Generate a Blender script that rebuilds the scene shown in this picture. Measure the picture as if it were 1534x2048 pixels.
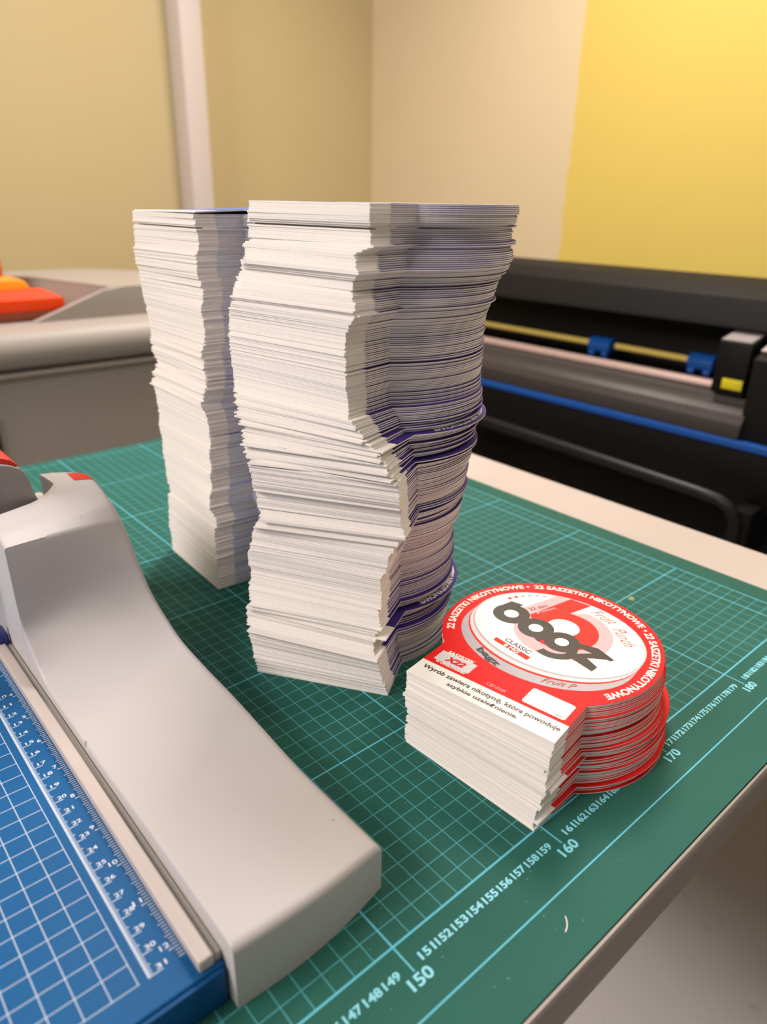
import bpy, bmesh, math, random
from mathutils import Vector, Matrix

# ------------------------------------------------------------------ camera, world, lights, exposure
# All plan measurements below are in centimetres on the cutting mat's own printed scale
# (X along the printed ruler, Y into the mat, Z above the mat); P() turns them into metres.
TABLE = 0.92
def P(X, Y, Z):
    return Vector(((X - 158.0) * .01, Y * .01, TABLE + Z * .01))

sc = bpy.context.scene
COL = sc.collection
for o in list(bpy.data.objects):
    bpy.data.objects.remove(o)

cam_d = bpy.data.cameras.new('camera')
cam = bpy.data.objects.new('camera', cam_d)
COL.objects.link(cam)
right = Vector((0.75544348, -0.65499494, 0.01693437))
down = Vector((-0.24871948, -0.31058195, -0.91742982))
fwd = Vector((0.6061714, 0.68885447, -0.39753712))
m = Matrix((right, -down, -fwd)).transposed().to_4x4()
m.translation = P(135.830584, -15.0019, 29.02559)
cam.matrix_world = m
cam_d.sensor_fit = 'HORIZONTAL'
cam_d.sensor_width = 36
cam_d.lens = 36 * 1438.134 / 1534
cam_d.clip_start = .01
cam_d.dof.use_dof = True
cam_d.dof.focus_distance = .41
cam_d.dof.aperture_fstop = 8.5
sc.camera = cam

world = bpy.data.worlds.new('room_light')
sc.world = world
world.use_nodes = True
world.node_tree.nodes['Background'].inputs[0].default_value = (1.0, .91, .84, 1)
world.node_tree.nodes['Background'].inputs[1].default_value = .25

def area(name, loc, target, size, size_y, power, col):
    l = bpy.data.lights.new(name, 'AREA')
    l.shape = 'RECTANGLE'
    l.size = size
    l.size_y = size_y
    l.energy = power
    l.color = col
    o = bpy.data.objects.new(name, l)
    COL.objects.link(o)
    o.location = loc
    o.rotation_euler = (target - loc).to_track_quat('-Z', 'Y').to_euler()
    return o
# lamps inferred from the shading, then added fill lamps, all out of view above
area('side_light', P(-20, 48, 140), P(158, 22, 12), 1.1, .8, 44, (1.0, .885, .835))
area('overhead_light', P(240, 82, 150), P(160, 20, 0), .5, .5, 28, (1.0, .885, .83))
area('overhead_light', P(285, -25, 160), P(162, 15, 8), .6, .6, 11, (1.0, .89, .84))  # added fill lamp that brightens the stack sides, no known source
area('overhead_light', P(225, 60, 168), P(290, 120, 60), .8, .5, 4.4, (1.0, .90, .80))  # added fill aimed at the walls to lift their brightness

sc.view_settings.view_transform = 'Standard'
sc.view_settings.look = 'None'
sc.view_settings.gamma = 1
sc.view_settings.use_curve_mapping = False
sc.view_settings.exposure = 0.0

rnd = random.Random(7)

# ------------------------------------------------------------------ materials
def lin(c):
    return tuple((v / 255 / 12.92 if v / 255 <= .04045 else ((v / 255 + .055) / 1.055) ** 2.4) for v in c) + (1,)

class NT:
    def __init__(s, name):
        s.m = bpy.data.materials.new(name)
        s.m.use_nodes = True
        s.t = s.m.node_tree
        s.b = s.t.nodes['Principled BSDF']
    def n(s, kind, **kw):
        x = s.t.nodes.new(kind)
        for k, v in kw.items():
            setattr(x, k, v)
        return x
    def link(s, a, b):
        s.t.links.new(a, b)
    def put(s, sock, v):
        if isinstance(v, (int, float)):
            sock.default_value = v
        else:
            s.link(v, sock)
    def m_(s, op, a, b=0.0):
        x = s.n('ShaderNodeMath', operation=op)
        s.put(x.inputs[0], a)
        s.put(x.inputs[1], b)
        return x.outputs[0]
    def gt(s, a, b): return s.m_('GREATER_THAN', a, b)
    def lt(s, a, b): return s.m_('LESS_THAN', a, b)
    def mul(s, *a):
        r = a[0]
        for v in a[1:]:
            r = s.m_('MULTIPLY', r, v)
        return r
    def mx(s, *a):
        r = a[0]
        for v in a[1:]:
            r = s.m_('MAXIMUM', r, v)
        return r
    def near(s, x, period, half, off=0.0):          # 1 on lines every `period`
        q = s.m_('DIVIDE', s.m_('SUBTRACT', x, off), period)
        f = s.m_('ABSOLUTE', s.m_('SUBTRACT', s.m_('FRACT', s.m_('ADD', q, .5)), .5))
        return s.lt(f, half / period)
    def between(s, x, a, b):
        return s.mul(s.gt(x, a), s.lt(x, b))
    def mix(s, f, a, b):
        x = s.n('ShaderNodeMix', data_type='RGBA')
        s.put(x.inputs['Factor'], f)
        for k, v in ((6, a), (7, b)):
            if isinstance(v, tuple):
                x.inputs[k].default_value = v
            else:
                s.link(v, x.inputs[k])
        return x.outputs[2]
    def noise(s, scale, detail=3, rough=.5, vec=None):
        x = s.n('ShaderNodeTexNoise')
        x.inputs['Scale'].default_value = scale
        x.inputs['Detail'].default_value = detail
        x.inputs['Roughness'].default_value = rough
        if vec is None:
            vec = s.n('ShaderNodeTexCoord').outputs['Object']
        s.link(vec, x.inputs['Vector'])
        return x.outputs[0]
    def bump(s, h, strength, dist=.001):
        x = s.n('ShaderNodeBump')
        x.inputs['Strength'].default_value = strength
        x.inputs['Distance'].default_value = dist
        s.link(h, x.inputs['Height'])
        s.link(x.outputs[0], s.b.inputs['Normal'])

MATS = {}
def mat(name, rgb, rough=.5, metal=0.0, var=0.06, scale=60, bump=0.0, bscale=400, spec=.5, coat=0):
    if name in MATS:
        return MATS[name]
    t = NT(name)
    c = lin(rgb)
    dark = tuple(v * (1 - var) for v in c[:3]) + (1,)
    light = tuple(min(1, v * (1 + var)) for v in c[:3]) + (1,)
    t.link(t.mix(t.noise(scale), dark, light), t.b.inputs['Base Color'])
    t.b.inputs['Roughness'].default_value = rough
    t.b.inputs['Metallic'].default_value = metal
    t.b.inputs['Specular IOR Level'].default_value = spec
    t.b.inputs['Coat Weight'].default_value = coat
    if bump:
        t.bump(t.noise(bscale, 2), bump)
    MATS[name] = t.m
    return t.m

paper = mat('paper_edge', (242, 237, 232), .8, var=.05, scale=900, spec=.15)
paper_face = mat('paper_face', (244, 241, 236), .35, var=.01, spec=.4)
ink_red = mat('ink_red', (222, 22, 26), .5, var=.02, spec=.2)
ink_purple = mat('ink_purple', (58, 40, 122), .5, var=.03, spec=.2)
ink_blue = mat('ink_blue', (92, 122, 190), .5, var=.04, spec=.2)
ink_black = mat('ink_black', (34, 30, 28), .4, var=.02)
ink_white = mat('ink_white', (246, 243, 238), .5, var=.01, spec=.2)
ink_cream = mat('ink_cream', (250, 244, 234), .5, var=.01, spec=.2)
ink_pink = mat('ink_pink', (247, 178, 180), .5, var=.01, spec=.2)
ink_scarlet = mat('ink_scarlet', (236, 44, 34), .5, var=.01, spec=.2)
ink_grey = mat('ink_grey', (176, 174, 182), .3, var=.18, scale=14)
ink_lightgrey = mat('ink_lightgrey', (214, 210, 214), .3, var=.05)
ink_script = mat('ink_script', (190, 84, 64), .5, var=.02, spec=.2)
ink_cyan = mat('ink_cyan', (128, 214, 232), .45, var=.03)
ink_ruler = mat('ink_ruler', (226, 232, 240), .4, var=.02)

def mat_mat():
    t = NT('mat_green')
    uv = t.n('ShaderNodeUVMap').outputs[0]
    sp = t.n('ShaderNodeSeparateXYZ')
    t.link(uv, sp.inputs[0])
    x, y = sp.outputs[0], sp.outputs[1]
    grid = t.mul(t.gt(y, -.03), t.lt(x, 192.04))
    thin = t.mul(grid, t.mx(t.near(x, 1, .028), t.near(y, 1, .028)))
    bold = t.mul(grid, t.mx(t.near(x, 10, .05), t.near(y, 10, .05)))
    base = t.mul(t.between(y, -.055, .055), t.lt(x, 192.04))
    tick = t.mul(t.between(y, -.74, 0), t.near(x, 1, .026), t.lt(x, 192.04))
    tick10 = t.mul(t.between(y, -1.36, 0), t.near(x, 10, .045), t.lt(x, 192.04))
    outer = t.between(y, -3.015, -2.93)
    end = t.mul(t.between(x, 191.95, 192.05), t.gt(y, -.05))
    strong = t.mx(bold, base, tick10, outer, end)
    n1 = t.noise(9, 4, .6)
    n2 = t.noise(700, 2)
    g = t.mix(n1, lin((34, 90, 80)), lin((46, 106, 94)))
    speck = t.gt(t.noise(420, 1), .79)
    g = t.mix(t.mul(speck, .5), g, lin((150, 190, 178)))
    g = t.mix(t.mul(thin, .7), g, lin((92, 178, 190)))
    g = t.mix(strong, g, lin((100, 192, 214)))
    t.link(g, t.b.inputs['Base Color'])
    t.b.inputs['Roughness'].default_value = .6
    t.b.inputs['Specular IOR Level'].default_value = .16
    t.bump(n2, .25, .0004)
    return t.m

def mat_board():
    t = NT('trimmer_blue_printed')
    uv = t.n('ShaderNodeUVMap').outputs[0]
    sp = t.n('ShaderNodeSeparateXYZ')
    t.link(uv, sp.inputs[0])
    x, y = sp.outputs[0], sp.outputs[1]
    grid = t.mul(t.lt(x, 140.83), t.gt(y, 3.97), t.mx(t.near(x, 1, .019, .8), t.near(y, 1, .019)))
    scale = t.gt(y, 3.97)
    band = t.mul(t.between(x, 141.18, 141.29), scale)
    mm = t.mul(t.near(y, .1, .022), t.between(x, 141.28, 141.41), scale)
    mm5 = t.mul(t.near(y, .5, .024), t.between(x, 141.28, 141.48), scale)
    cm = t.mul(t.near(y, 1, .024), t.between(x, 141.28, 141.80), scale)
    off = 4.52
    i16 = t.mul(t.near(y, .15875, .03, off), t.between(x, 142.46, 142.70), scale)
    i4 = t.mul(t.near(y, .635, .026, off), t.between(x, 142.38, 142.70), scale)
    i1 = t.mul(t.near(y, 2.54, .028, off), t.between(x, 142.26, 142.70), scale)
    lines = t.mx(grid, band, mm, mm5, cm, i4, i1, i16)
    g = t.mix(t.noise(14, 4), lin((14, 86, 142)), lin((22, 98, 156)))
    g = t.mix(t.mul(lines, .88), g, lin((206, 218, 232)))
    t.link(g, t.b.inputs['Base Color'])
    t.b.inputs['Roughness'].default_value = .5
    t.b.inputs['Specular IOR Level'].default_value = .2
    t.bump(t.noise(1500, 2), .2, .0003)
    return t.m

def mat_plastic():
    t = NT('cover_grey_plastic')
    g = t.mix(t.noise(14, 3), lin((194, 190, 190)), lin((203, 199, 199)))
    g = t.mix(t.mul(t.gt(t.noise(95, 2, .7), .765), .55), g, lin((120, 112, 106)))
    t.link(g, t.b.inputs['Base Color'])
    t.b.inputs['Roughness'].default_value = .45
    t.bump(t.noise(1300, 2), .3, .0003)
    return t.m

def mat_wall(name, yellow):
    t = NT(name)
    co = t.n('ShaderNodeTexCoord').outputs['Object']
    g = t.mix(t.noise(1.6, 4), (lin((222, 204, 164)) if yellow else lin((198, 181, 134))), (lin((230, 212, 176)) if yellow else lin((207, 191, 146))))  # back wall base yellower: bounced light put into its colour
    if yellow:
        sp = t.n('ShaderNodeSeparateXYZ')
        t.link(co, sp.inputs[0])
        edge = t.m_('ADD', sp.outputs[1], t.m_('MULTIPLY', t.noise(9, 3), .02))
        yl = t.mix(t.noise(1.1, 3), lin((224, 198, 98)), lin((232, 206, 106)))
        g = t.mix(t.lt(edge, yellow), g, yl)
    t.link(g, t.b.inputs['Base Color'])
    t.b.inputs['Roughness'].default_value = .8
    t.bump(t.noise(120, 3), .15, .001)
    return t.m

def mat_floor():
    t = NT('floor_grey')
    a = t.mix(t.noise(3, 5, .6), lin((184, 180, 182)), lin((198, 194, 196)))
    a = t.mix(t.mul(t.gt(t.noise(26, 4, .7), .66), .25), a, lin((110, 102, 98)))
    t.link(a, t.b.inputs['Base Color'])
    t.b.inputs['Roughness'].default_value = .5
    return t.m

# ------------------------------------------------------------------ mesh helpers (all coordinates in cm)
def tag(o, label=None, cat=None, group=None, kind=None):
    for k, v in (('label', label), ('category', cat), ('group', group), ('kind', kind)):
        if v:
            o[k] = v
    return o

def root_of(o):
    while o.parent:
        o = o.parent
    return o

def empty(name, X, Y, Z):
    o = bpy.data.objects.new(name, None)
    o.empty_display_size = .05
    COL.objects.link(o)
    o.location = P(X, Y, Z)
    return o

def obj(name, verts, faces, mats, parent=None, at=None, smooth=False, idx=None, auto=None):
    """verts in cm (mat coordinates). Children share their thing's origin; top-level meshes sit at `at`."""
    if parent:
        org = root_of(parent).location
    else:
        org = P(*at) if at else Vector((0, 0, 0))
    me = bpy.data.meshes.new(name)
    me.from_pydata([P(*v) - org for v in verts], [], faces)
    for mm in (mats if isinstance(mats, (list, tuple)) else [mats]):
        me.materials.append(mm)
    if idx:
        for p_, i in zip(me.polygons, idx):
            p_.material_index = i
    bm = bmesh.new()
    bm.from_mesh(me)
    bmesh.ops.recalc_face_normals(bm, faces=bm.faces)
    bm.to_mesh(me)
    bm.free()
    if smooth:
        for p_ in me.polygons:
            p_.use_smooth = True
    if auto:
        for p_ in me.polygons:
            p_.use_smooth = True
        me.set_sharp_from_angle(angle=math.radians(auto))
    o = bpy.data.objects.new(name, me)
    COL.objects.link(o)
    if parent:
        o.parent = parent
    else:
        o.location = org
    return o

def bm_box(x0, x1, y0, y1, z0, z1, bev=0.0, seg=2):
    bm = bmesh.new()
    vs = [bm.verts.new((x, y, z)) for z in (z0, z1) for x, y in ((x0, y0), (x1, y0), (x1, y1), (x0, y1))]
    for f in ((3, 2, 1, 0), (4, 5, 6, 7), (0, 1, 5, 4), (1, 2, 6, 5), (2, 3, 7, 6), (3, 0, 4, 7)):
        bm.faces.new([vs[i] for i in f])
    if bev:
        bmesh.ops.bevel(bm, geom=list(bm.edges), offset=bev, segments=seg, affect='EDGES', profile=.5)
    return bm

def bm_prism(prof, axis, a0, a1, bev=0.0, seg=2):
    """prof: 2-D points; axis 'x' -> (a,p,q), 'y' -> (p,a,q), 'z' -> (p,q,a)"""
    bm = bmesh.new()
    f = {'x': lambda p, a: (a, p[0], p[1]), 'y': lambda p, a: (p[0], a, p[1]), 'z': lambda p, a: (p[0], p[1], a)}[axis]
    A = [bm.verts.new(f(p, a0)) for p in prof]
    B = [bm.verts.new(f(p, a1)) for p in prof]
    n = len(prof)
    bm.faces.new(A)
    bm.faces.new(B)
    for i in range(n):
        bm.faces.new((A[i], A[(i + 1) % n], B[(i + 1) % n], B[i]))
    if bev:
        bmesh.ops.bevel(bm, geom=list(bm.edges), offset=bev, segments=seg, affect='EDGES', profile=.5)
    return bm

def bmobj(name, bm, mats, parent=None, at=None, auto=30):
    bm.verts.index_update()
    v = [tuple(x.co) for x in bm.verts]
    f = [[x.index for x in q.verts] for q in bm.faces]
    bm.free()
    return obj(name, v, f, mats, parent, at, auto=auto)

def tube(name, pts, r, mats, parent=None, at=None, seg=12):
    pts = [Vector(p) for p in pts]
    V, F = [], []
    for i, p in enumerate(pts):
        d = (pts[min(i + 1, len(pts) - 1)] - pts[max(i - 1, 0)]).normalized()
        u = d.orthogonal().normalized() if i == 0 else (u - d * u.dot(d)).normalized()
        w = d.cross(u)
        for k in range(seg):
            a = 2 * math.pi * k / seg
            V.append(tuple(p + u * r * math.cos(a) + w * r * math.sin(a)))
    for i in range(len(pts) - 1):
        for k in range(seg):
            F.append((i * seg + k, i * seg + (k + 1) % seg, (i + 1) * seg + (k + 1) % seg, (i + 1) * seg + k))
    F.append(tuple(range(seg))[::-1])
    F.append(tuple((len(pts) - 1) * seg + k for k in range(seg)))
    return obj(name, V, F, mats, parent, at, auto=50)

def uv_top(o, zmin=.9):
    """UV = mat centimetres on upward faces, far away elsewhere"""
    me = o.data
    org = root_of(o).location
    uv = me.uv_layers.new(name='UVMap')
    for p_ in me.polygons:
        for li in p_.loop_indices:
            c = me.vertices[me.loops[li].vertex_index].co + org
            uv.data[li].uv = (c.x * 100 + 158, c.y * 100) if p_.normal.z > zmin else (-500.37, -500.37)

# ------------------------------------------------------------------ lettering
TXT = {}
def text(s, bold=0.0, shear=0.0, space=1.0):
    """flat glyph outlines of a string -> verts, faces, normalised so that capital height = 1, left = 0, baseline = 0"""
    k = (s, bold, shear, space)
    if k in TXT:
        return TXT[k]
    cu = bpy.data.curves.new('t', 'FONT')
    cu.body = s
    cu.size = 1
    cu.offset = bold
    cu.shear = shear
    cu.space_character = space
    cu.resolution_u = 3
    o = bpy.data.objects.new('t', cu)
    COL.objects.link(o)
    dg = bpy.context.evaluated_depsgraph_get()
    me = bpy.data.meshes.new_from_object(o.evaluated_get(dg))
    v = [(a.co.x, a.co.y) for a in me.vertices]
    f = [tuple(p_.vertices) for p_ in me.polygons]
    bpy.data.objects.remove(o)
    bpy.data.meshes.remove(me)
    bpy.data.curves.remove(cu)
    TXT[k] = (v, f)
    return TXT[k]

def text_box(s, w, h, bold=0.02, shear=0.0, space=1.0, caps=True):
    """verts scaled to width w and overall height h, centred on 0,0"""
    v, f = text(s, bold, shear, space)
    x0, x1 = min(a for a, b in v), max(a for a, b in v)
    y0, y1 = min(b for a, b in v), max(b for a, b in v)
    sx = w / (x1 - x0)
    sy = h / (y1 - y0) if h else sx
    return [((a - (x0 + x1) / 2) * sx, (b - (y0 + y1) / 2) * sy) for a, b in v], f

def warm():
    for n in range(144, 186):
        text(str(n), .02)
    for n in range(4, 36):
        text(str(n), .025)
warm()

# ------------------------------------------------------------------ room
floor_m = mat_floor()
fl = bmobj('floor', bm_box(-20, 308, -120, 190, -100, -92), floor_m, at=(158, 30, -92))
tag(fl, kind='structure')
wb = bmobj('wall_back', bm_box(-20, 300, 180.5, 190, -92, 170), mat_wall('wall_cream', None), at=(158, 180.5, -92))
tag(wb, kind='structure')
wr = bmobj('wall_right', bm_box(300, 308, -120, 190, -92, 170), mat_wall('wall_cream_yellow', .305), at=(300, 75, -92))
tag(wr, kind='structure')
pc = bmobj('trim_1', bm_box(233, 239, 173, 180.4, -92, 170, .4), mat('casing_white', (214, 204, 200), .5, var=.02), at=(236, 177, -92))
tag(pc, kind='structure')

# ------------------------------------------------------------------ table and mat
white_top = mat('table_white', (200, 189, 182), .6, var=.03, scale=12, spec=.2)
steel = mat('edge_steel', (138, 131, 126), .5, .3, var=.12, scale=25, bump=.15, bscale=90)
leg_m = mat('table_leg', (120, 116, 112), .5, .3)
tbl = empty('work_table', 150, 34, -92)
tag(tbl, 'workbench with white top and grey metal front edge under the green mat', 'table')
bmobj('tabletop', bm_box(96, 201.4, -5.55, 70.9, -2.4, -.2, .08), white_top, tbl)
bmobj('edge_trim', bm_prism([(-5.5, -.2), (-5.55, -.06), (-5.68, -.05), (-5.8, -.16), (-5.86, -.4), (-5.86, -2.45), (-5.5, -2.45)], 'x', 96, 201.5), steel, tbl, auto=40)
for x in (101, 188):
    for y in (30, 65):
        bmobj('leg', bm_box(x, x + 4, y, y + 4, -92, -2.4, .2), leg_m, tbl)
bmobj('apron', bm_box(105, 188, 66.2, 67.8, -12, -2.4, .1), leg_m, tbl)

green = mat_mat()
rowsY = [-5.5, 0, 20, 40, 60, 70]
prof = [(y, 0.0) for y in rowsY]
R_ = 3.4
for k in range(1, 13):
    a = math.radians(78) * k / 12
    prof.append((71 + R_ * math.sin(a), -R_ * (1 - math.cos(a))))
prof.insert(6, (71, 0.0))
arc = [0]
for a, b in zip(prof, prof[1:]):
    arc.append(arc[-1] + math.hypot(b[0] - a[0], b[1] - a[1]))
V, F = [], []
xs = [97, 194.2]
for lay in (0, -.19):
    for (y, z) in prof:
        for x in xs:
            V.append((x, y, z + lay))
n = len(prof)
for i in range(n - 1):
    F.append((2 * i, 2 * i + 1, 2 * i + 3, 2 * i + 2))
    F.append((2 * n + 2 * i, 2 * n + 2 * i + 2, 2 * n + 2 * i + 3, 2 * n + 2 * i + 1))
    F.append((2 * i, 2 * i + 2, 2 * n + 2 * i + 2, 2 * n + 2 * i))
    F.append((2 * i + 1, 2 * n + 2 * i + 1, 2 * n + 2 * i + 3, 2 * i + 3))
F.append((0, 2 * n, 2 * n + 1, 1))
F.append((2 * n - 2, 2 * n - 1, 4 * n - 1, 4 * n - 2))
cm = empty('cutting_mat', 150, 34, -.2)
tag(cm, 'large green self-healing cutting mat with pale blue centimetre grid', 'mat')
sheet = obj('mat_sheet', V, F, green, cm, auto=40)
uv = sheet.data.uv_layers.new(name='UVMap')
for p_ in sheet.data.polygons:
    for li in p_.loop_indices:
        vi = sheet.data.loops[li].vertex_index
        uv.data[li].uv = (xs[vi % 2], arc[(vi // 2) % n] - 5.5)
def print_flat(name, v2, faces, m_, parent, X, Y, Z, ang=0.0):
    c, s = math.cos(ang), math.sin(ang)
    return obj(name, [(X + a * c - b * s, Y + a * s + b * c, Z) for a, b in v2], faces, m_, parent)
for nnum in range(146, 185):
    if nnum % 10:
        v2, f2 = text_box(str(nnum), .86, .40, .035)
        print_flat('ruler_number', v2, f2, ink_cyan, cm, nnum + .02, -1.04, .004)
    else:
        v2, f2 = text_box(str(nnum), 1.2, .56, .03)
        print_flat('ruler_number', v2, f2, ink_cyan, cm, nnum + .02, -1.72, .004)
# dried glue spot
v2 = [(.32 * (1 + .25 * math.sin(3 * a) + .1 * math.cos(5 * a)) * math.cos(a), .22 * (1 + .2 * math.sin(2 * a)) * math.sin(a)) for a in [k * math.pi / 12 for k in range(24)]]
print_flat('glue_spot', v2, [tuple(range(24))], mat('glue_ochre', (150, 150, 84), .6), cm, 184.2, 9.6, .005)
# a paper sliver lying near the front edge
sl = []
for k in range(9):
    t_ = k / 8
    sl.append((156.2 + .62 * t_, -4.35 + .36 * t_ * t_ + .1 * t_, .012 + .06 * math.sin(math.pi * t_)))
V = [(x, y, z + d) for d in (0, .012) for (x, y, z) in sl] + [(x - .02, y + .045, z + d) for d in (0, .012) for (x, y, z) in sl]
F = []
for i in range(8):
    a, b, c, d = i, i + 9, i + 18, i + 27
    F += [(b, b + 1, d + 1, d), (a, c, c + 1, a + 1), (a, a + 1, b + 1, b), (c, d, d + 1, c + 1)]
F += [(0, 9, 27, 18), (8, 26, 35, 17)]
so = obj('paper_sliver', V, F, paper, at=(156.5, -4.2, 0))
tag(so, 'tiny curled white paper sliver on the mat near its front edge', 'paper scrap')

# ------------------------------------------------------------------ die-cut cards
CW, CR, CY = 9.0, 6.5, 8.35
PITCH = .1
def card_outline():
    pts = []
    for x0, y0, x1, y1, n_ in ((-4.5, 0, 4.5, 0, 1), (4.5, 0, 4.5, 1.55, 1), (4.5, 1.55, 4.5, 3.66, 1)):
        pts.append((x0, y0))
    a_s, a_e = -math.atan2(CY - 3.66, 4.5), math.pi + math.atan2(CY - 3.66, 4.5)
    N = 56
    for k in range(N + 1):
        a = a_s + (a_e - a_s) * k / N
        pts.append((CR * math.cos(a), CY + CR * math.sin(a)))
    pts.append((-4.5, 1.55))
    return pts
CO = card_outline()
def inset(pts, d):
    out = []
    n_ = len(pts)
    for i, (x, y) in enumerate(pts):
        px, py = pts[i - 1]
        nx, ny = pts[(i + 1) % n_]
        e1 = Vector((x - px, y - py)).normalized()
        e2 = Vector((nx - x, ny - y)).normalized()
        n1 = Vector((-e1.y, e1.x))
        n2 = Vector((-e2.y, e2.x))
        b = (n1 + n2)
        b = b / max(.3, b.length_squared) * 2 if b.length > 1e-6 else n1
        out.append((x + b.x * d, y + b.y * d))
    return out

def card_mesh(name, ink, thick, bend=None):
    """one die-cut card: slightly rounded cut edge, ink carried a little way down the cut in the printed zone"""
    levels = [(0.012, 0.0), (0.0, thick * .16), (0.0, thick * .78), (0.012, thick * .96), (0.03, thick)]
    n_ = len(CO)
    V, F, I = [], [], []
    for d, z in levels:
        for x, y in inset(CO, d):
            zz = z + (bend(x, y) if bend else 0)
            V.append((x, y, zz))
    strip = {0, 1, n_ - 1}                         # outline segments that border the white strip
    for l in range(len(levels) - 1):
        for i in range(n_):
            j = (i + 1) % n_
            F.append((l * n_ + i, l * n_ + j, (l + 1) * n_ + j, (l + 1) * n_ + i))
            I.append(1 if (l >= 2 and i not in strip) else 0)
    top = (len(levels) - 1) * n_
    F.append(tuple(range(n_))[::-1])
    I.append(0)
    F.append((top + 0, top + 1, top + 2, top + n_ - 1))
    I.append(2)
    F.append(tuple(top + i for i in range(2, n_)))
    I.append(1)
    me = bpy.data.meshes.new(name)
    me.from_pydata([(a * .01, b * .01, c * .01) for a, b, c in V], [], F)
    for mm in (paper, ink, paper_face):
        me.materials.append(mm)
    for p_, i in zip(me.polygons, I):
        p_.material_index = i
    return me

def place(me, name, X, Y, Z, ang):
    o = bpy.data.objects.new(name, me)
    COL.objects.link(o)
    o.location = P(X, Y, Z)
    o.rotation_euler = (0, 0, ang)
    return o

# pose of the stacks, every 2.5 mm of height: x, y of the middle of the straight edge (1/100 cm), turn (1/1000 rad)
MAIN = [
    (40,1660,-981), (37,1667,-990), (31,1668,-997), (26,1669,-1005), (21,1670,-1017), (18,1674,-1026), (16,1681,-1035), (15,1687,-1043), (11,1688,-1049), (5,1686,-1054), (-2,1682,-1059), (-7,1680,-1063),
    (-18,1671,-1067), (-32,1660,-1074), (-7,1705,-1093), (10,1726,-1096), (-1,1715,-1093), (1,1717,-1093), (5,1701,-1076), (6,1684,-1060), (5,1665,-1044), (25,1684,-1049), (31,1699,-1057), (34,1709,-1065),
    (46,1723,-1069), (54,1732,-1071), (61,1738,-1072), (67,1743,-1072), (67,1743,-1073), (65,1740,-1073), (62,1738,-1075), (58,1736,-1077), (55,1732,-1080), (50,1727,-1082), (51,1714,-1072), (59,1700,-1054),
    (61,1697,-1054), (60,1694,-1055), (59,1689,-1056), (56,1684,-1056), (60,1679,-1051), (68,1659,-1032), (77,1640,-1012), (85,1620,-993), (94,1601,-974), (77,1575,-970), (90,1602,-989), (95,1624,-1009),
    (82,1613,-1010), (77,1607,-1012), (75,1605,-1015), (74,1604,-1018), (62,1593,-1018), (39,1571,-1020), (27,1559,-1027), (18,1551,-1034), (10,1544,-1043), (5,1544,-1041), (0,1545,-1039), (-5,1545,-1037),
    (-10,1545,-1035), (-12,1562,-1060), (-15,1578,-1085), (-17,1595,-1110), (-20,1612,-1136), (-22,1628,-1161), (-25,1645,-1186), (-27,1662,-1211), (-30,1678,-1237), (-32,1695,-1262), (-35,1712,-1287), (-37,1728,-1312),
    (-40,1745,-1338), (-43,1762,-1363), (-22,1818,-1388), (-10,1836,-1387), (-6,1844,-1385), (-5,1846,-1383), (-9,1842,-1381), (-17,1840,-1386), (-23,1837,-1388), (-27,1833,-1386), (-28,1832,-1386), (-28,1832,-1385),
    (-28,1832,-1385), (-28,1831,-1385), (-28,1832,-1386), (-28,1838,-1392), (-25,1840,-1392), (-20,1845,-1393), (-18,1845,-1398), (-18,1841,-1404), (-23,1819,-1393), (-29,1797,-1385), (-33,1779,-1379), (-29,1770,-1373),
    (-26,1769,-1378), (-22,1773,-1387), (-10,1801,-1417), (18,1825,-1427), (31,1830,-1443), (37,1838,-1466), (19,1803,-1460), (0,1761,-1441), (36,1805,-1482), (46,1818,-1483), (48,1822,-1482), (77,1810,-1444),
    (106,1799,-1406), (115,1811,-1408), (117,1815,-1409), (112,1809,-1414), (92,1781,-1427), (92,1778,-1426), (98,1783,-1426), (107,1792,-1427), (117,1801,-1426),
]
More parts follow.
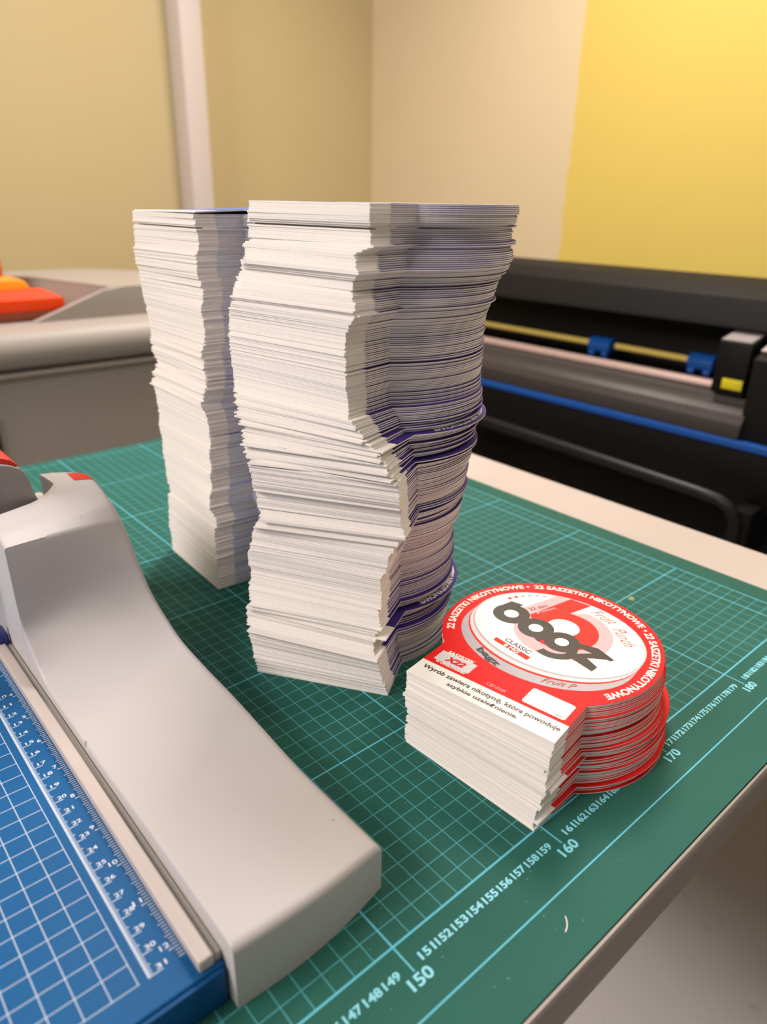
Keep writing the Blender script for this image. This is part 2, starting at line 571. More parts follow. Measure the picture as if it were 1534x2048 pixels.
BACK = [
    (156,3625,-1615), (157,3624,-1616), (158,3624,-1617), (158,3624,-1617), (159,3623,-1617), (160,3623,-1618), (160,3623,-1618), (161,3623,-1618), (161,3622,-1618), (162,3622,-1619), (162,3622,-1620), (162,3622,-1621),
    (162,3622,-1621), (163,3622,-1623), (163,3621,-1624), (164,3621,-1626), (165,3620,-1626), (167,3620,-1626), (169,3619,-1625), (170,3618,-1624), (172,3617,-1623), (174,3616,-1623), (175,3615,-1620), (175,3615,-1616),
    (176,3614,-1612), (172,3615,-1615), (166,3617,-1624), (158,3618,-1635), (151,3620,-1649), (150,3620,-1651), (152,3619,-1649), (154,3618,-1644), (156,3616,-1637), (158,3614,-1629), (161,3612,-1620), (163,3611,-1614),
    (162,3611,-1613), (161,3612,-1616), (160,3612,-1621), (162,3611,-1622), (166,3608,-1616), (171,3606,-1608), (172,3605,-1606), (171,3606,-1605), (169,3606,-1604), (167,3607,-1603), (165,3608,-1602), (165,3608,-1599),
    (168,3606,-1593), (171,3604,-1589), (171,3604,-1589), (171,3604,-1590), (170,3605,-1592), (169,3605,-1594), (169,3606,-1596), (168,3606,-1598), (168,3606,-1598), (166,3607,-1596), (161,3608,-1601), (155,3611,-1608),
    (148,3613,-1617), (144,3616,-1623), (150,3612,-1619), (159,3606,-1612), (168,3600,-1602), (174,3596,-1599), (178,3595,-1602), (180,3594,-1605), (179,3594,-1606), (177,3595,-1607), (175,3596,-1608), (172,3597,-1609),
    (170,3598,-1610), (168,3599,-1612), (166,3600,-1614), (164,3601,-1616), (164,3600,-1613), (171,3594,-1597), (175,3592,-1582), (177,3591,-1573), (177,3590,-1567), (178,3590,-1562), (177,3590,-1560), (176,3590,-1559),
    (175,3591,-1559), (173,3592,-1559), (169,3593,-1559), (165,3595,-1560), (162,3597,-1557), (162,3596,-1547), (163,3595,-1535), (164,3594,-1528), (164,3594,-1523), (164,3594,-1518), (164,3594,-1514), (164,3593,-1511),
    (154,3596,-1528), (152,3597,-1534), (152,3597,-1533), (153,3596,-1531), (154,3595,-1527), (155,3595,-1522), (157,3594,-1518), (161,3592,-1513), (164,3590,-1507), (166,3589,-1505), (165,3590,-1510), (162,3591,-1518),
    (159,3593,-1527), (159,3593,-1530), (160,3592,-1531), (161,3592,-1529), (162,3591,-1528), (164,3591,-1527), (166,3590,-1527),
]


def sample(tab, z, dz=.25):
    k = min(max(z / dz, 0), len(tab) - 1.001)
    i = int(k)
    f = k - i
    f = min(1, max(0, (f - .2) / .6))
    return [a + (b - a) * f for a, b in zip(tab[i], tab[i + 1])]

def poses(tab, count, seed, amp=1.0, loose=None):
    r = random.Random(seed)
    res = []
    left = 0
    for k in range(count):
        z = k * PITCH
        x, y, t = sample(tab, z)
        x, y, t = x * .01 + 158, y * .01, t * .001
        if left == 0:
            left = r.randint(4, 18)
            ox, oy, ot = r.gauss(0, .045) * amp, r.gauss(0, .045) * amp, r.gauss(0, .006) * amp
        left -= 1
        l = loose(z) if loose else 0
        if l and r.random() < .4:
            left = 0
        jx, jy, jt = r.gauss(0, .02 + .07 * l) * amp, r.gauss(0, .02 + .07 * l) * amp, r.gauss(0, .0026 + .03 * l) * amp
        if r.random() < .08:
            jx += r.gauss(0, .07)
            jy += r.gauss(0, .07)
        res.append((x + ox + jx, y + oy + jy, z, t + ot + jt))
    return res

def shift(pose, dx, dy, dt=0.0):
    """move within the card's own frame: dx along its straight edge, dy towards the round end"""
    x, y, z, t = pose
    c, s = math.cos(t), math.sin(t)
    return (x + dx * c - dy * s, y + dx * s + dy * c, z, t + dt)

TH = .0985
card_purple = card_mesh('purple_bordered_card', ink_purple, TH)
card_blue = card_mesh('blue_bordered_card', ink_blue, TH)
card_red = card_mesh('red_bordered_card', ink_red, TH)

RING = '22 SASZETKI NIKOTYNOWE'
def ring_text(phrases, r_base=5.78, h=.46):
    """lettering bent round the border; phrases = (text, centre angle in degrees, sweep)"""
    V, F = [], []
    for s, mid, sweep in phrases:
        v, f = text(s, .035)
        x0, x1 = min(a for a, b in v), max(a for a, b in v)
        y1 = max(b for a, b in v)
        o = len(V)
        for a, b in v:
            ang = math.radians(mid + sweep / 2 - (a - x0) / (x1 - x0) * sweep)
            rr = r_base + b / y1 * h
            V.append((rr * math.cos(ang), CY + rr * math.sin(ang)))
        F += [tuple(o + i for i in q) for q in f]
    return V, F

def up_faces(v2, faces):
    out = []
    for f in faces:
        a = sum(v2[f[i - 1]][0] * v2[f[i]][1] - v2[f[i]][0] * v2[f[i - 1]][1] for i in range(len(f)))
        out.append(tuple(f) if a > 0 else tuple(f)[::-1])
    return out

def on_card(name, v2, faces, m_, card, lift):
    faces = up_faces(v2, faces)
    me = bpy.data.meshes.new(name)
    me.from_pydata([(q[0] * .01, q[1] * .01, (TH + lift + (q[2] if len(q) > 2 else 0)) * .01) for q in v2], [], faces)
    me.materials.append(m_)
    o = bpy.data.objects.new(name, me)
    COL.objects.link(o)
    o.parent = card
    return o

def disc(cx, cy, a, b, n_=48):
    return [(cx + a * math.cos(2 * math.pi * k / n_), cy + b * math.sin(2 * math.pi * k / n_)) for k in range(n_)], [tuple(range(n_))]

# --- tall stack with purple borders
NM = 289
def loose_main(z):
    return 1.0 if 14.9 < z < 17.6 else (.35 if 10.4 < z < 12 or 4.1 < z < 5.2 else 0)
pm = poses(MAIN, NM, 11, 1.0, loose_main)
for k in (277,):                                   # a pack that was pushed in: dark gap below the top pack
    pm[k] = shift(pm[k], 0, .45)
for k in (268, 269):
    pm[k] = shift(pm[k], .25, .12)
for k in range(45, 62):
    pm[k] = shift(pm[k], -.16, .05)
for k in range(169, 186):
    pm[k] = shift(pm[k], -.12, .03)
OPEN = {44: (.72, -.2, .02), 168: (.5, -.12, .0), 160: (.15, -.25, .09)}
for k, (dx, dy, dt) in OPEN.items():
    pm[k] = shift(pm[k], dx, dy, dt)
for k, q in enumerate(pm):
    o = place(card_purple, 'purple_bordered_card', q[0], q[1], q[2] + .003, q[3])
    lab = 'white die-cut card with purple border lying within the tall middle stack'
    grp = 'purple-bordered cards of the tall middle stack'
    if k == NM - 1:
        lab = 'topmost purple-bordered card of the tall middle stack'
    elif k == 44:
        lab = 'purple-bordered card jutting out low in the tall middle stack, lettering showing'
    elif k == 168:
        lab = 'purple-bordered card jutting out halfway up the tall middle stack, lettering showing'
    elif k == 0:
        lab = 'bottom card of the tall middle stack, lying on the green mat'
    tag(o, lab, 'card', grp)
    if k in (44, 168, NM - 1):
        v2, f2 = ring_text([(RING, 173.5, 76), (RING, 88.5, 76), (RING, 4.5, 76)])
        on_card('border_lettering', v2, f2, ink_white, o, .0012)
        v2, f2 = disc(0, 9.1, 5.2, 4.2)
        on_card('printed_can', v2, f2, ink_lightgrey, o, .0008)
    elif k == 160:
        v2, f2 = text_box('szybkie uzależnienie.', 4.4, .36, .02)
        on_card('warning_lettering', [(a, b + .45) for a, b in v2], f2, ink_black, o, .003)

# --- tall stack with blue borders, behind
NB = 281
pb = poses(BACK, NB, 23, 1.0, lambda z: .3 if 15 < z < 19 else 0)
for k in (271,):
    pb[k] = shift(pb[k], 0, .5)
card_blue_top = card_mesh('blue_bordered_card_curled', ink_blue, TH, lambda x, y: min(.55, .018 * max(0.0, x * .6 + y * .35 - .6) ** 2))
for k, q in enumerate(pb):
    o = place(card_blue_top if k == NB - 1 else card_blue, 'blue_bordered_card', q[0], q[1], q[2] + .003, q[3])
    lab = 'white die-cut card with blue border lying within the tall rear stack'
    if k == NB - 1:
        lab = 'topmost blue-bordered card of the rear stack, one side curling up'
    elif k == 0:
        lab = 'bottom card of the tall rear stack, lying on the green mat'
    tag(o, lab, 'card', 'blue-bordered cards of the tall rear stack')

# --- short stack with red borders, in front
NR = 52
RED = [(0, 126.5, 456, -1509), (1.3, 132, 452, -1490), (1.9, 136, 446, -1470), (2.0, 138, 444, -1450), (3.6, 143, 440, -1425), (5.2, 149, 440, -1397)]
def red_pose(z):
    for a, b in zip(RED, RED[1:]):
        if z <= b[0]:
            f = (z - a[0]) / (b[0] - a[0])
            return [u + (v - u) * f for u, v in zip(a[1:], b[1:])]
    return RED[-1][1:]
rt = [red_pose(k * .25) for k in range(23)]
pr = poses(rt, NR, 5, .9)
for k in (20, 21):
    pr[k] = shift(pr[k], .2, .38)
for k in (13, 14):
    pr[k] = shift(pr[k], .1, .24)
for k in (33, 34):
    pr[k] = shift(pr[k], -.22, .05)
pr[0] = shift(pr[0], .12, -.02)
pr[4] = shift(pr[4], .16, .05)
pr[12] = shift(pr[12], .14, .02)
pr[-1] = (159.49, 4.40, (NR - 1) * PITCH, -1.397)
for k, q in enumerate(pr):
    o = place(card_red, 'red_bordered_card', q[0], q[1], q[2] + .003, q[3])
    lab = 'white die-cut card with red border lying within the short front stack'
    if k == NR - 1:
        lab = 'topmost red-bordered card of the short front stack, printed with a white tin'
        top_red = o
    elif k == 0:
        lab = 'bottom card of the short front stack, red border peeking out on the mat'
    tag(o, lab, 'card', 'red-bordered cards of the short front stack')

# print of the topmost red card (x measured from the card's middle line)
tr = top_red
def card_poly(name, pts, m_, lift):
    return on_card(name, [(x - 4.5, y) for x, y in pts], [tuple(range(len(pts)))], m_, tr, lift)
def card_text(name, s, x, y, w, h, m_, lift=.016, ang=0.0, bold=.02, shear=0.0, space=1.0):
    v2, f2 = text_box(s, w, h, bold, shear, space)
    a = math.radians(ang)
    c, sn = math.cos(a), math.sin(a)
    return on_card(name, [(x - 4.5 + p * c - q * sn, y + p * sn + q * c) for p, q in v2], f2, m_, tr, lift)
def hull(cy, a, b, cy2=9.12):
    lower = [(4.55 + a * math.cos(t), cy + b * math.sin(t)) for t in [math.pi + math.pi * k / 28 for k in range(29)]]
    upper = [(4.55 + a * math.cos(t), cy2 + b * math.sin(t)) for t in [math.pi * k / 28 for k in range(29)]]
    return lower + upper
card_poly('printed_can', hull(7.66, 5.3, 4.22), ink_grey, .002)
card_poly('printed_can_band', hull(8.42, 5.27, 4.22), ink_scarlet, .004)
card_poly('printed_can_rim', hull(8.6, 5.27, 4.22), ink_lightgrey, .006)
card_poly('printed_can_rim', hull(8.92, 5.25, 4.21), ink_grey, .007)
card_poly('printed_can_lid', hull(9.06, 5.22, 4.17), ink_cream, .009)
def arc_pts(cx, cy, r, d0, d1, n_=24):
    return [(cx + r * math.cos(math.radians(d0 + (d1 - d0) * k / n_)), cy + r * math.sin(math.radians(d0 + (d1 - d0) * k / n_))) for k in range(n_ + 1)]
card_poly('logo_shape', [(4.3, 11.6)] + arc_pts(4.85, 9.25, 2.95, 84, -190, 40) + [(1.54, 10.01), (2.64, 13.02), (4.6, 13.28)], ink_pink, .0105)
card_poly('logo_shape', [(4.25, 11.5)] + arc_pts(4.78, 9.4, 2.13, 88, -180, 36) + [(2.36, 9.73), (3.49, 13.2), (4.89, 13.25)], ink_scarlet, .012)
v2, f2 = disc(4.66 - 4.5, 9.72, .98, .92)
on_card('logo_shape', v2, f2, ink_cream, tr, .0135)
# the four heavy black letters
def ring(cx, cy, ro, ri, d0=0, d1=360, n_=32, e=1.0):
    V, F = [], []
    for k in range(n_ + 1):
        a = math.radians(d0 + (d1 - d0) * k / n_)
        V.append((cx - 4.5 + ro * math.cos(a), cy + ro * e * math.sin(a)))
        V.append((cx - 4.5 + ri * math.cos(a), cy + ri * e * math.sin(a)))
    for k in range(n_):
        F.append((2 * k, 2 * k + 1, 2 * k + 3, 2 * k + 2))
    return V, F
def join(*parts):
    V, F = [], []
    for k, (v, f) in enumerate(parts):
        o = len(V)
        V += [(a, b, .0008 * k) for a, b in v]
        F += [tuple(o + i for i in q) for q in f]
    return V, F
def pl(*pts):
    return [(x - 4.5, y) for x, y in pts], [tuple(range(len(pts)))]
v2, f2 = join(ring(1.42, 9.05, 1.16, .46), pl((.26, 9.05), (.66, 10.42), (1.5, 10.5), (1.15, 9.5)))
on_card('logo_letter', v2, f2, ink_black, tr, .016)
v2, f2 = join(ring(3.4, 8.56, 1.1, .44), pl((3.75, 7.6), (4.2, 7.3), (4.62, 8.3), (4.4, 9.0), (3.85, 8.4)))
on_card('logo_letter', v2, f2, ink_black, tr, .019)
v2, f2 = join(ring(5.31, 8.18, 1.06, .42), ring(5.2, 7.75, 1.5, .95, 245, 345, 14), pl((5.75, 8.2), (6.35, 8.4), (6.6, 7.2), (6.1, 7.0)))
on_card('logo_letter', v2, f2, ink_black, tr, .022)
v2, f2 = join(pl((5.98, 8.69), (7.27, 8.95), (8.44, 8.42), (8.3, 8.2), (6.19, 8.3)), pl((7.25, 8.3), (8.44, 8.42), (7.1, 7.62), (6.35, 7.5)), pl((6.09, 7.12), (6.35, 7.52), (7.12, 7.62), (7.98, 7.15), (7.9, 6.6)))
on_card('logo_letter', v2, f2, ink_black, tr, .026)
for x, y, r_, l_ in ((1.42, 9.05, .47, .0155), (3.4, 8.56, .45, .0185), (5.31, 8.18, .43, .0215)):
    v2, f2 = disc(x - 4.5, y, r_, r_, 28)
    on_card('logo_letter_hole', v2, f2, ink_cream, tr, l_)
for k, (x, y) in enumerate([(.27, 10.79), (.5, 11.21), (.78, 11.59), (1.1, 11.92), (1.47, 12.23), (1.89, 12.49)]):
    v2, f2 = disc(x - 4.5 + .1, y - .1, .13, .13, 16)
    on_card('strength_dot', v2, f2, ink_red if k < 2 else ink_grey, tr, .011)
card_text('lettering', '22 slim', 2.36, 10.85, 1.35, .36, ink_black, ang=62, bold=.015)
card_text('lettering', 'premium', 2.93, 10.85, 1.5, .34, ink_pink, ang=64, bold=.01)
card_text('lettering', 'nicotine bagz', 3.46, 10.9, 1.9, .3, ink_black, ang=65, bold=.0)
card_text('script_lettering', 'Fruit', 6.1, 12.5, 1.75, .75, ink_script, ang=-16, bold=-.005, shear=.5)
card_text('script_lettering', 'Punch', 7.95, 11.1, 2.0, .75, ink_script, ang=-46, bold=-.005, shear=.5)
card_text('lettering', 'CLASSIC', 3.52, 6.15, 1.85, .36, ink_black, ang=-11, bold=.02)
card_poly('strength_label', [(2.04, 6.14), (2.1, 5.76), (4.6, 5.2), (4.66, 5.58)], ink_scarlet, .0115)
card_text('lettering', '8 MG', 3.36, 5.66, 1.1, .29, ink_cream, ang=-12, bold=.03)
card_text('lettering', 'bagz', 2.75, 4.05, 1.9, .62, ink_black, ang=-22, bold=.04)
card_text('script_lettering', 'Fruit P', 7.0, 4.42, 1.9, .42, ink_script, ang=20, bold=0, shear=.5)
v2, f2 = ring_text([(RING, 173.5, 78), (RING, 88.5, 78), (RING, 4.5, 78)])
on_card('border_lettering', v2, f2, ink_cream, tr, .003)
for d in (131.6, 46.2):
    v2, f2 = disc(6.0 * math.cos(math.radians(d)), CY + 6.0 * math.sin(math.radians(d)), .1, .1, 14)
    on_card('border_dot', v2, f2, ink_cream, tr, .003)
zig = []
for k in range(11):
    zig.append((.42 + (.07 if k % 2 else 0), 1.95 + k * .1))
zig2 = []
for k in range(11):
    zig2.append((2.8 - (.07 if k % 2 else 0), 2.95 - k * .1))
card_poly('printed_sachet', zig + zig2, ink_lightgrey, .003)
card_text('lettering', 'SASZETEK', 1.66, 3.0, 1.75, .3, ink_cream, bold=.04)
card_text('lettering', 'X22', 1.62, 2.42, 1.25, .5, ink_red, bold=.05, shear=.2)
card_text('lettering', 'W OPAKOWANIU', 1.66, 1.84, 1.95, .22, ink_cream, bold=.035)
card_text('lettering', 'CENNIK', 4.6, 1.9, 1.2, .26, ink_pink, bold=-.005)
rb = []
for cx, cy, d in ((8.45, 3.05, 0), (6.3, 3.05, 90), (6.3, 1.95, 180), (8.45, 1.95, 270)):
    rb += arc_pts(cx, cy, .16, d, d + 90, 5)
card_poly('price_box', rb, ink_cream, .009)
card_text('lettering', 'CENA', 8.22, 1.96, .42, .12, ink_black, bold=0)
card_text('warning_lettering', 'Wyrób zawiera nikotynę, która powoduje', 4.6, 1.0, 8.35, .46, ink_black, .004, bold=.026)
card_text('warning_lettering', 'szybkie uzależnienie.', 4.55, .46, 4.3, .42, ink_black, .004, bold=.026)

# ------------------------------------------------------------------ paper trimmer
plastic = mat_plastic()
blue_side = mat('trimmer_blue', (16, 82, 138), .5, var=.04, spec=.2)
tri = empty('paper_trimmer', 140, 20, 0)
tag(tri, 'guillotine paper trimmer with blue ruled bed and grey plastic blade cover', 'paper trimmer')
bed = bmobj('bed', bm_box(112, 143.71, 2.72, 36, 0, 2.0, .1, 3), mat_board(), tri, auto=40)
uv_top(bed)
bmobj('bed_ledge', bm_box(112, 143.6, 2.52, 2.75, .05, 1.86, .05), blue_side, tri)
for n_ in range(9, 32):
    v2, f2 = text_box(str(n_), .20 if n_ < 10 else .42, .23, .012)
    print_flat('scale_number', v2, f2, ink_ruler, tri, 141.80, 4.0 + (31 - n_) + .20, 2.004)
for n_ in range(4, 13):
    v2, f2 = text_box(str(n_), .20 if n_ < 10 else .38, .25, .012)
    print_flat('scale_number', v2, f2, ink_ruler, tri, 142.22 if n_ < 10 else 142.2, 4.52 + (12 - n_) * 2.54 + .27, 2.004)
rail_m = mat('rail_grey', (200, 190, 184), .4, var=.03)
slot_m = mat('slot_grey', (168, 166, 158), .45, 0, var=.06)
bmobj('clamp_rail', bm_box(142.72, 143.36, 2.86, 30, 2.0, 2.62, .09, 3), rail_m, tri)
bmobj('blade_slot', bm_box(143.39, 143.7, 2.95, 30.5, 1.9, 2.42, .04), slot_m, tri)
bmobj('roller_bracket', bm_box(142.7, 143.66, 30.0, 31.5, 2.0, 3.25, .2, 3), mat('bracket_blue', (38, 48, 120), .3), tri)

ROWL = [(2.0, 3.45), (7.1, 3.40), (10.1, 3.33), (13.8, 3.08), (16.5, 2.97), (20.5, 2.95), (22.6, 3.02), (23.9, 3.4), (25.0, 4.3), (25.9, 5.4), (26.2, 7.0), (26.26, 8.8), (26.34, 10.6), (27.5, 11.0), (28.8, 11.15), (30.2, 11.1)]
ROWR = [(2.5, 2.75), (6.0, 2.74), (9.0, 2.78), (12, 3.1), (15, 3.42), (18.3, 3.62), (21.4, 3.95), (23.3, 4.6), (25.2, 5.5), (26.5, 6.6), (27.6, 7.95), (28.4, 8.8), (28.95, 9.4), (30.1, 10.2), (32, 11.0), (34.0, 10.95)]
NOTCH = [(143.74, 30.2), (145.3, 30.75), (146.9, 31.3), (147.6, 31.8), (148.4, 32.8), (149.1, 34.0), (149.35, 35.0), (149.2, 35.8), (148.8, 36.3), (149.6, 36.1), (150.5, 35.5), (151.2, 34.7), (151.5, 33.6)]
def catmull(tab, s):
    i = min(int(s), len(tab) - 2)
    f = s - i
    if 11 <= i <= 12:
        return tuple(a + (b - a) * f for a, b in zip(tab[i], tab[i + 1]))
    p0, p1, p2, p3 = tab[max(i - 1, 0)], tab[i], tab[i + 1], tab[min(i + 2, len(tab) - 1)]
    return tuple(.5 * (2 * b + (c - a) * f + (2 * a - 5 * b + 4 * c - d) * f * f + (3 * b - a - 3 * c + d) * f ** 3) for a, b, c, d in zip(p0, p1, p2, p3))
def poly_at(pts, t):
    L = [0]
    for a, b in zip(pts, pts[1:]):
        L.append(L[-1] + math.dist(a, b))
    d = t * L[-1]
    for i in range(len(pts) - 1):
        if d <= L[i + 1] + 1e-9:
            f = (d - L[i]) / (L[i + 1] - L[i])
            return tuple(a + (b - a) * f for a, b in zip(pts[i], pts[i + 1]))
    return pts[-1]
XL, XR = 143.74, 151.5
ts = [0, .003, .01, .02, .035, .055, .08] + [.08 + .84 * k / 26 for k in range(1, 26)] + [.92, .945, .965, .98, .99, .997, 1]
ss = [0, .004, .015, .035, .065, .1, .15] + [.15 + (15 - .15) * k / 90 for k in range(1, 91)]
def drop(d, r):
    if d >= r:
        return 0
    return r - math.sqrt(max(0, r * r - (r - d) ** 2))
V, F = [], []
for s in ss:
    yl, zl = catmull(ROWL, s)
    yr, zr = catmull(ROWR, s)
    for t in ts:
        x = XL + (XR - XL) * t
        y = yl + (yr - yl) * t - .33 * math.sin(math.pi * t) * max(0, 1 - s * 2)
        z = zl + (zr - zl) * t + .22 * math.sin(math.pi * t) * min(1, max(0, (13 - s) / 2))
        if s > 13:
            f = (s - 13) / 2
            f = f * f * (3 - 2 * f) * .5 + f * .5
            nx, ny = poly_at(NOTCH, t)
            x, y = x + (nx - x) * f, y + (ny - y) * f
            z = z + (11.02 - z) * f * .8
        dl, dr, df = (t * (XR - XL)), ((1 - t) * (XR - XL)), (y - (2.0 + .5 * t - .33 * math.sin(math.pi * t))) if s < 1 else 9
        z -= max(drop(dl, .16), drop(dr, .42), drop(max(df, 0), .42))
        V.append((x, y, z))
nt, ns = len(ts), len(ss)
for i in range(ns - 1):
    for j in range(nt - 1):
        F.append((i * nt + j, i * nt + j + 1, (i + 1) * nt + j + 1, (i + 1) * nt + j))
ringv = [j for j in range(nt)] + [i * nt + nt - 1 for i in range(1, ns)] + [(ns - 1) * nt + j for j in range(nt - 2, -1, -1)] + [i * nt for i in range(ns - 2, 0, -1)]
o0 = len(V)
for k in ringv:
    V.append((V[k][0], V[k][1], .02))
nr = len(ringv)
for k in range(nr):
    F.append((ringv[k], ringv[(k + 1) % nr], o0 + (k + 1) % nr, o0 + k))
F.append(tuple(range(o0, o0 + nr)))
obj('blade_cover', V, F, plastic, tri, auto=48)
grip_red = mat('grip_red', (220, 44, 30), .5, var=.1, bump=.6, bscale=900)
mi = [i for i, q in enumerate(ss) if 12.9 < q < 14.9]
mj = [j for j, q in enumerate(ts) if .78 < q < .985]
mv, mf = [], []
for i in mi:
    for j in mj:
        x, y, z = V[i * nt + j]
        mv.append((x + .012, y, z + .03))
nj = len(mj)
for a in range(len(mi) - 1):
    for b in range(nj - 1):
        cx, cy = mv[a * nj + b][:2]
        if cx > 150.2 and 32.7 < cy < 35.2 and cy > 33.4 - (cx - 150.4) * .9:
            mf.append((a * nj + b, a * nj + b + 1, (a + 1) * nj + b + 1, (a + 1) * nj + b))
obj('red_marker', mv, mf, grip_red, tri, smooth=True)
bmobj('hub_housing', bm_box(143.9, 149.2, 30.6, 38, .1, 9.2, .3), plastic, tri)
lever_m = mat('lever_grey', (150, 143, 139), .45, var=.04, bump=.2, bscale=1300)
LP = [(138, 13.95), (143.5, 13.95), (145.5, 13.73), (146.02, 13.56), (146.6, 13.23), (146.87, 12.84), (146.98, 12.37), (147.07, 11.8), (147.2, 11.3), (147.35, 10.7), (147.5, 9.25), (138, 9.25)]
lev = bmobj('lever_head', bm_prism(LP, 'y', 31.7, 37.2, .07), lever_m, tri)
bmobj('lever_seam', bm_box(144.75, 144.85, 31.62, 31.72, 9.3, 13.4), mat('seam_dark', (70, 66, 64), .5), tri)
GP = [(138, 13.97), (143.5, 13.97), (145.5, 13.76), (146.05, 13.58), (146.55, 13.3), (146.55, 13.45), (146.15, 13.85), (145.5, 14.12), (143.5, 14.35), (138, 14.4)]
bmobj('grip_pad', bm_prism(GP, 'y', 32.0, 37.0, .03), grip_red, lev)

# ------------------------------------------------------------------ grey machine behind the table
mg = mat('machine_grey', (168, 160, 152), .5, var=.03, bump=.1)
mgd = mat('machine_panel', (132, 126, 118), .6, var=.04)
mac = empty('finishing_machine', 175, 118, -92)
tag(mac, 'large grey finishing machine with rounded lip and recessed top behind the table', 'machine')
bmobj('front_panel', bm_box(120, 214, 100.6, 138, -92, 4.4, .3), mgd, mac)
bmobj('panel_bead', bm_box(120, 214, 99.9, 101.5, 4.0, 4.7, .2), mg, mac)
lip = [(101.5, 5.2)] + [(100.9 + 2.6 * math.cos(math.radians(a)), 7.95 + 2.75 * math.sin(math.radians(a))) for a in range(255, 88, -8)] + [(138, 10.75), (138, 4.4), (101.5, 4.4)]
bmobj('lip', bm_prism(lip, 'x', 120, 214), mg, mac, auto=40)
bmobj('cheek', bm_prism([(169.3, 10.7), (181.2, 14.9), (182.6, 15.25), (184.6, 15.35), (214, 15.35), (214, 10.7)], 'y', 106, 107.3, .15), mg, mac)
tp = [(171.5, 128), (176.2, 121.5), (182.4, 107.2), (214, 107.2), (214, 139), (190, 142), (176, 139), (172, 134)]
tz = [15.9, 15.9, 15.3, 15.3, 13.6, 15.35, 15.6, 15.8]
V = [(x, y, 10.7) for x, y in tp] + [(x, y, z) for (x, y), z in zip(tp, tz)]
F = [tuple(range(8))[::-1], tuple(range(8, 16))] + [(i, (i + 1) % 8, 8 + (i + 1) % 8, 8 + i) for i in range(8)]
bm = bmesh.new()
bv = [bm.verts.new(v) for v in V]
for f in F:
    bm.faces.new([bv[i] for i in f])
bmesh.ops.bevel(bm, geom=list(bm.edges), offset=.25, segments=3, affect='EDGES')
bmobj('top_housing', bm, mg, mac)
bmobj('panel_slot', bm_box(155, 160.6, 100.2, 100.9, -9, -1.5, .1), mat('slot_black', (40, 38, 36), .4), mac)  # black box standing in for the dark slot in the front panel

tool = empty('tool_case', 166, 110, 10.75)
tag(tool, 'bright orange-red tool case lying on the grey machine', 'tool case')
rp = [(107.9, 12.2), (107.7, 12.9), (107.7, 14.0), (108.7, 15.2), (112.2, 15.2), (112.8, 14.0), (112.8, 12.2)]
orange_m = mat('case_orange_red', (240, 72, 18), .5, spec=.2, var=.03)
V, F = [], []
for x, sh in ((148, 0), (175.2, 0)):
    for k, (y, z) in enumerate(rp):
        V.append((x - (2.2 if (x > 160 and z > 15) else 0), y, z))
n_ = len(rp)
F = [tuple(range(n_)), tuple(range(n_, 2 * n_))] + [(i, (i + 1) % n_, n_ + (i + 1) % n_, n_ + i) for i in range(n_)]
obj('case_body', V, F, orange_m, tool, auto=30)
bmobj('case_base', bm_box(148, 174.8, 107.8, 112.6, 10.78, 12.15, .2), mat('case_base_brown', (120, 52, 28), .5), tool)
amb = bmobj('amber_block', bm_prism([(148, 10.78), (148, 16.6), (170.6, 16.6), (171.8, 16.0), (172.6, 14.2), (172.6, 10.78)], 'y', 114, 119, .4, 3), mat('amber_orange', (255, 158, 22), .45, var=.03), at=(160, 116, 10.78))
tag(amb, 'amber yellow block standing behind the orange-red tool case', 'block')
V, F = [], []
R1, R2, NU, NV = 5.8, .95, 32, 10
for i in range(NU):
    for j in range(NV):
        a, b = 2 * math.pi * i / NU, 2 * math.pi * j / NV
        rr = R1 + R2 * math.cos(b)
        V.append((163.8 + rr * math.cos(a), 121.8 + 1.2 * math.sin(b), 17.58 + rr * math.sin(a)))
for i in range(NU):
    for j in range(NV):
        F.append((i * NV + j, ((i + 1) % NU) * NV + j, ((i + 1) % NU) * NV + (j + 1) % NV, i * NV + (j + 1) % NV))
rg = obj('tape_ring', V, F, mat('ring_orange', (206, 88, 20), .4), at=(163.8, 121.8, 10.8), smooth=True)
tag(rg, 'dark orange ring standing upright at the left edge above the amber block', 'ring')

# ------------------------------------------------------------------ black wide-format printer
blk = mat('printer_black', (20, 19, 18), .5, var=.08, spec=.15)
dgr = mat('printer_dark_grey', (25, 24, 23), .6, var=.05, bump=.1, spec=.15)
plat = mat('platen_grey', (62, 57, 54), .45, var=.04, spec=.3)
blue_s = mat('stripe_blue', (16, 84, 168), .4, var=.03)
pri = empty('wide_format_printer', 262, 50, -92)
tag(pri, 'black wide-format printer with blue stripe beside the yellow wall', 'printer')
Y0, Y1 = 26.4, 104
bmobj('hood', bm_prism([(246, 12.6), (246.4, 13.4), (248, 16.7), (251, 18.3), (255, 19.15), (262, 18.4), (289, 14), (289, 10), (250, 11.6)], 'y', -44, Y1, .12), dgr, pri)
bmobj('back_wall', bm_box(257, 289, Y0, Y1, -12, 12, .1), blk, pri)
bmobj('deck', bm_prism([(247.2, 3.4), (257, 3.4), (257, 1), (247.2, 1)], 'y', Y0, Y1), blk, pri)
bmobj('guide_strip', bm_prism([(245.6, 3.5), (245.8, 4.4), (246.6, 4.55), (247, 3.5)], 'y', 34.2, Y1, .05), mat('strip_aluminium', (206, 178, 168), .4, .2), pri)
bmobj('platen', bm_prism([(247, 3.5), (243.9, 3.1), (243.5, 2.2), (243.2, 2.1), (242.2, 2.1), (241, 1.4), (240.3, .2), (240, -1.9), (247, -1.9)], 'y', Y0, Y1, .06), plat, pri)
for k in range(34):
    y = 31.2 + k * .42
    bmobj('scale_tick', bm_box(240.72, 241.0, y, y + .12, .75, 1.35), mat('tick_pale', (120, 112, 100), .5), pri) if k % 2 == 0 else None
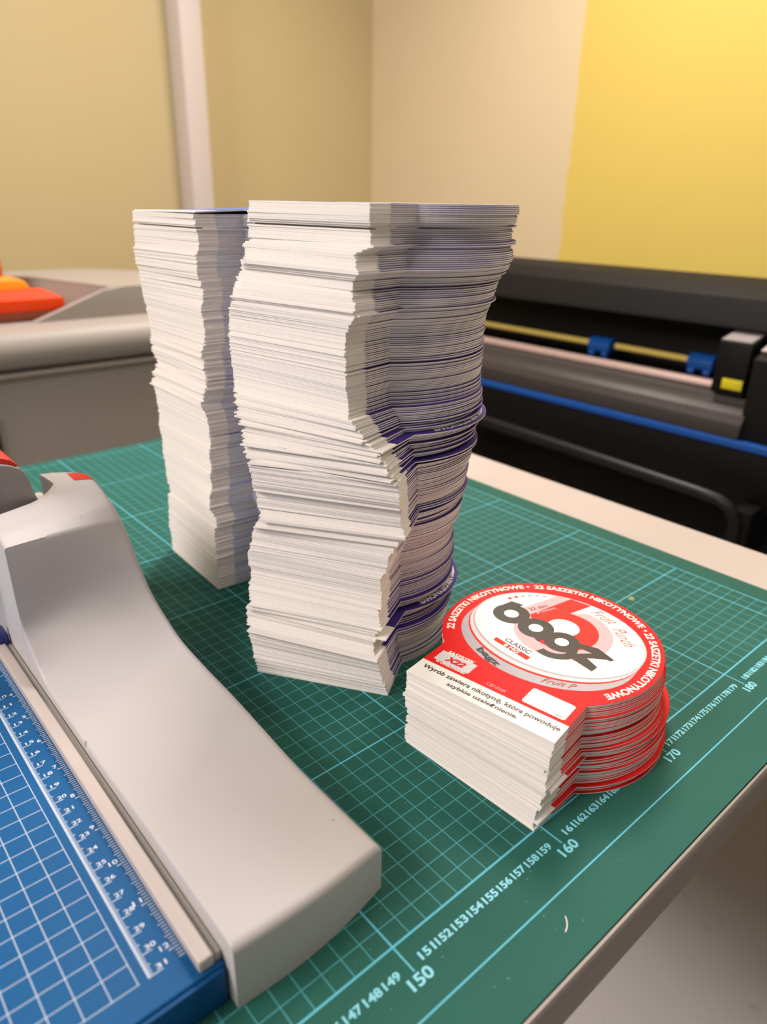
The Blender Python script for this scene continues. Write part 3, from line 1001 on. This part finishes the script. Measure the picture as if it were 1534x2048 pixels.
bmobj('blue_stripe', bm_box(239.7, 247, -44, Y1, -3.1, -2.05, .1), blue_s, pri)
bmobj('lower_beam', bm_box(240.6, 289, -44, Y1, -12, -3.05, .3), blk, pri)
bmobj('stand_panel', bm_box(262, 270, -38, Y1 - 3, -50, -12, .3), blk, pri)
for y in (-40, 96):
    bmobj('leg', bm_box(252, 258, y, y + 6, -88, -12, .4), blk, pri)
    bmobj('foot', bm_box(236, 286, y, y + 6, -92, -88, .5), blk, pri)
bmobj('stand_bracket', bm_box(243, 249, 14, 21.5, -30, -12, .4), blk, pri)
gold = mat('shaft_brass', (214, 190, 100), .45, var=.05)
for ya, yb in ((40.6, 54.0), (58.8, Y1)):
    tube('shaft', [(250, ya, 6.25), (250, yb, 6.35)], .55, gold, pri)
for yc in (56.6, 38.0):
    h = bmobj('pinch_roller', bm_prism([(248.6, 5.2), (248.3, 6.6), (249.3, 7.5), (251.2, 7.4), (251.8, 6.0), (251, 5.0)], 'y', yc - 2.1, yc + 2.1, .1), blue_s, pri)
    for d in (-1.3, 1.3):
        tube('roller_wheel', [(249.2, yc + d - .5, 4.75), (249.2, yc + d + .5, 4.75)], .75, blue_s, h)
car = bmobj('carriage', bm_prism([(243, 3.5), (243, 11.1), (249.5, 12.3), (252, 12.2), (252, 3.5)], 'y', 28.2, 33.0, .2), blk, pri)
bmobj('carriage_lid', bm_prism([(243.2, 11.15), (243.1, 11.35), (249.5, 12.55), (249.5, 12.35)], 'y', 28.5, 32.8), mat('lid_grey', (150, 144, 144), .4), car)
lbv = bmobj('warning_label', bm_box(242.9, 243.02, 28.5, 31.5, 4.35, 5.85, .04), mat('label_yellow', (222, 208, 20), .5), car)
case = bmobj('side_case', bm_prism([(241, -12), (241, 9.6), (243, 10.2), (249, 12.1), (289, 12.1), (289, -12)], 'y', -44, 26.9, .25), blk, pri)
bmobj('control_panel', bm_prism([(243.2, 10.35), (243.1, 10.5), (249, 12.4), (249, 12.2)], 'y', 8, 27.0), mat('panel_grey', (176, 168, 166), .4), case)
bmobj('screen', bm_prism([(244.4, 10.92), (244.4, 11.0), (248, 12.16), (248, 12.08)], 'y', 10, 25.6), mat('screen_dark', (40, 40, 44), .2), case)
tube('take_up_bar', [(236, Y1 - 2, -7.2), (236, 70, -8.4), (236, 29, -9.6), (236, 25.5, -9.8), (236, 23.6, -10.6), (236, 22.6, -12.2), (236, 22.4, -16)], .9, mat('bar_black', (26, 25, 25), .35, var=.05, spec=.3), pri)
bmobj('bar_bracket', bm_box(236.2, 243.2, 20.6, 23.4, -18, -10.6, .2), blk, pri)
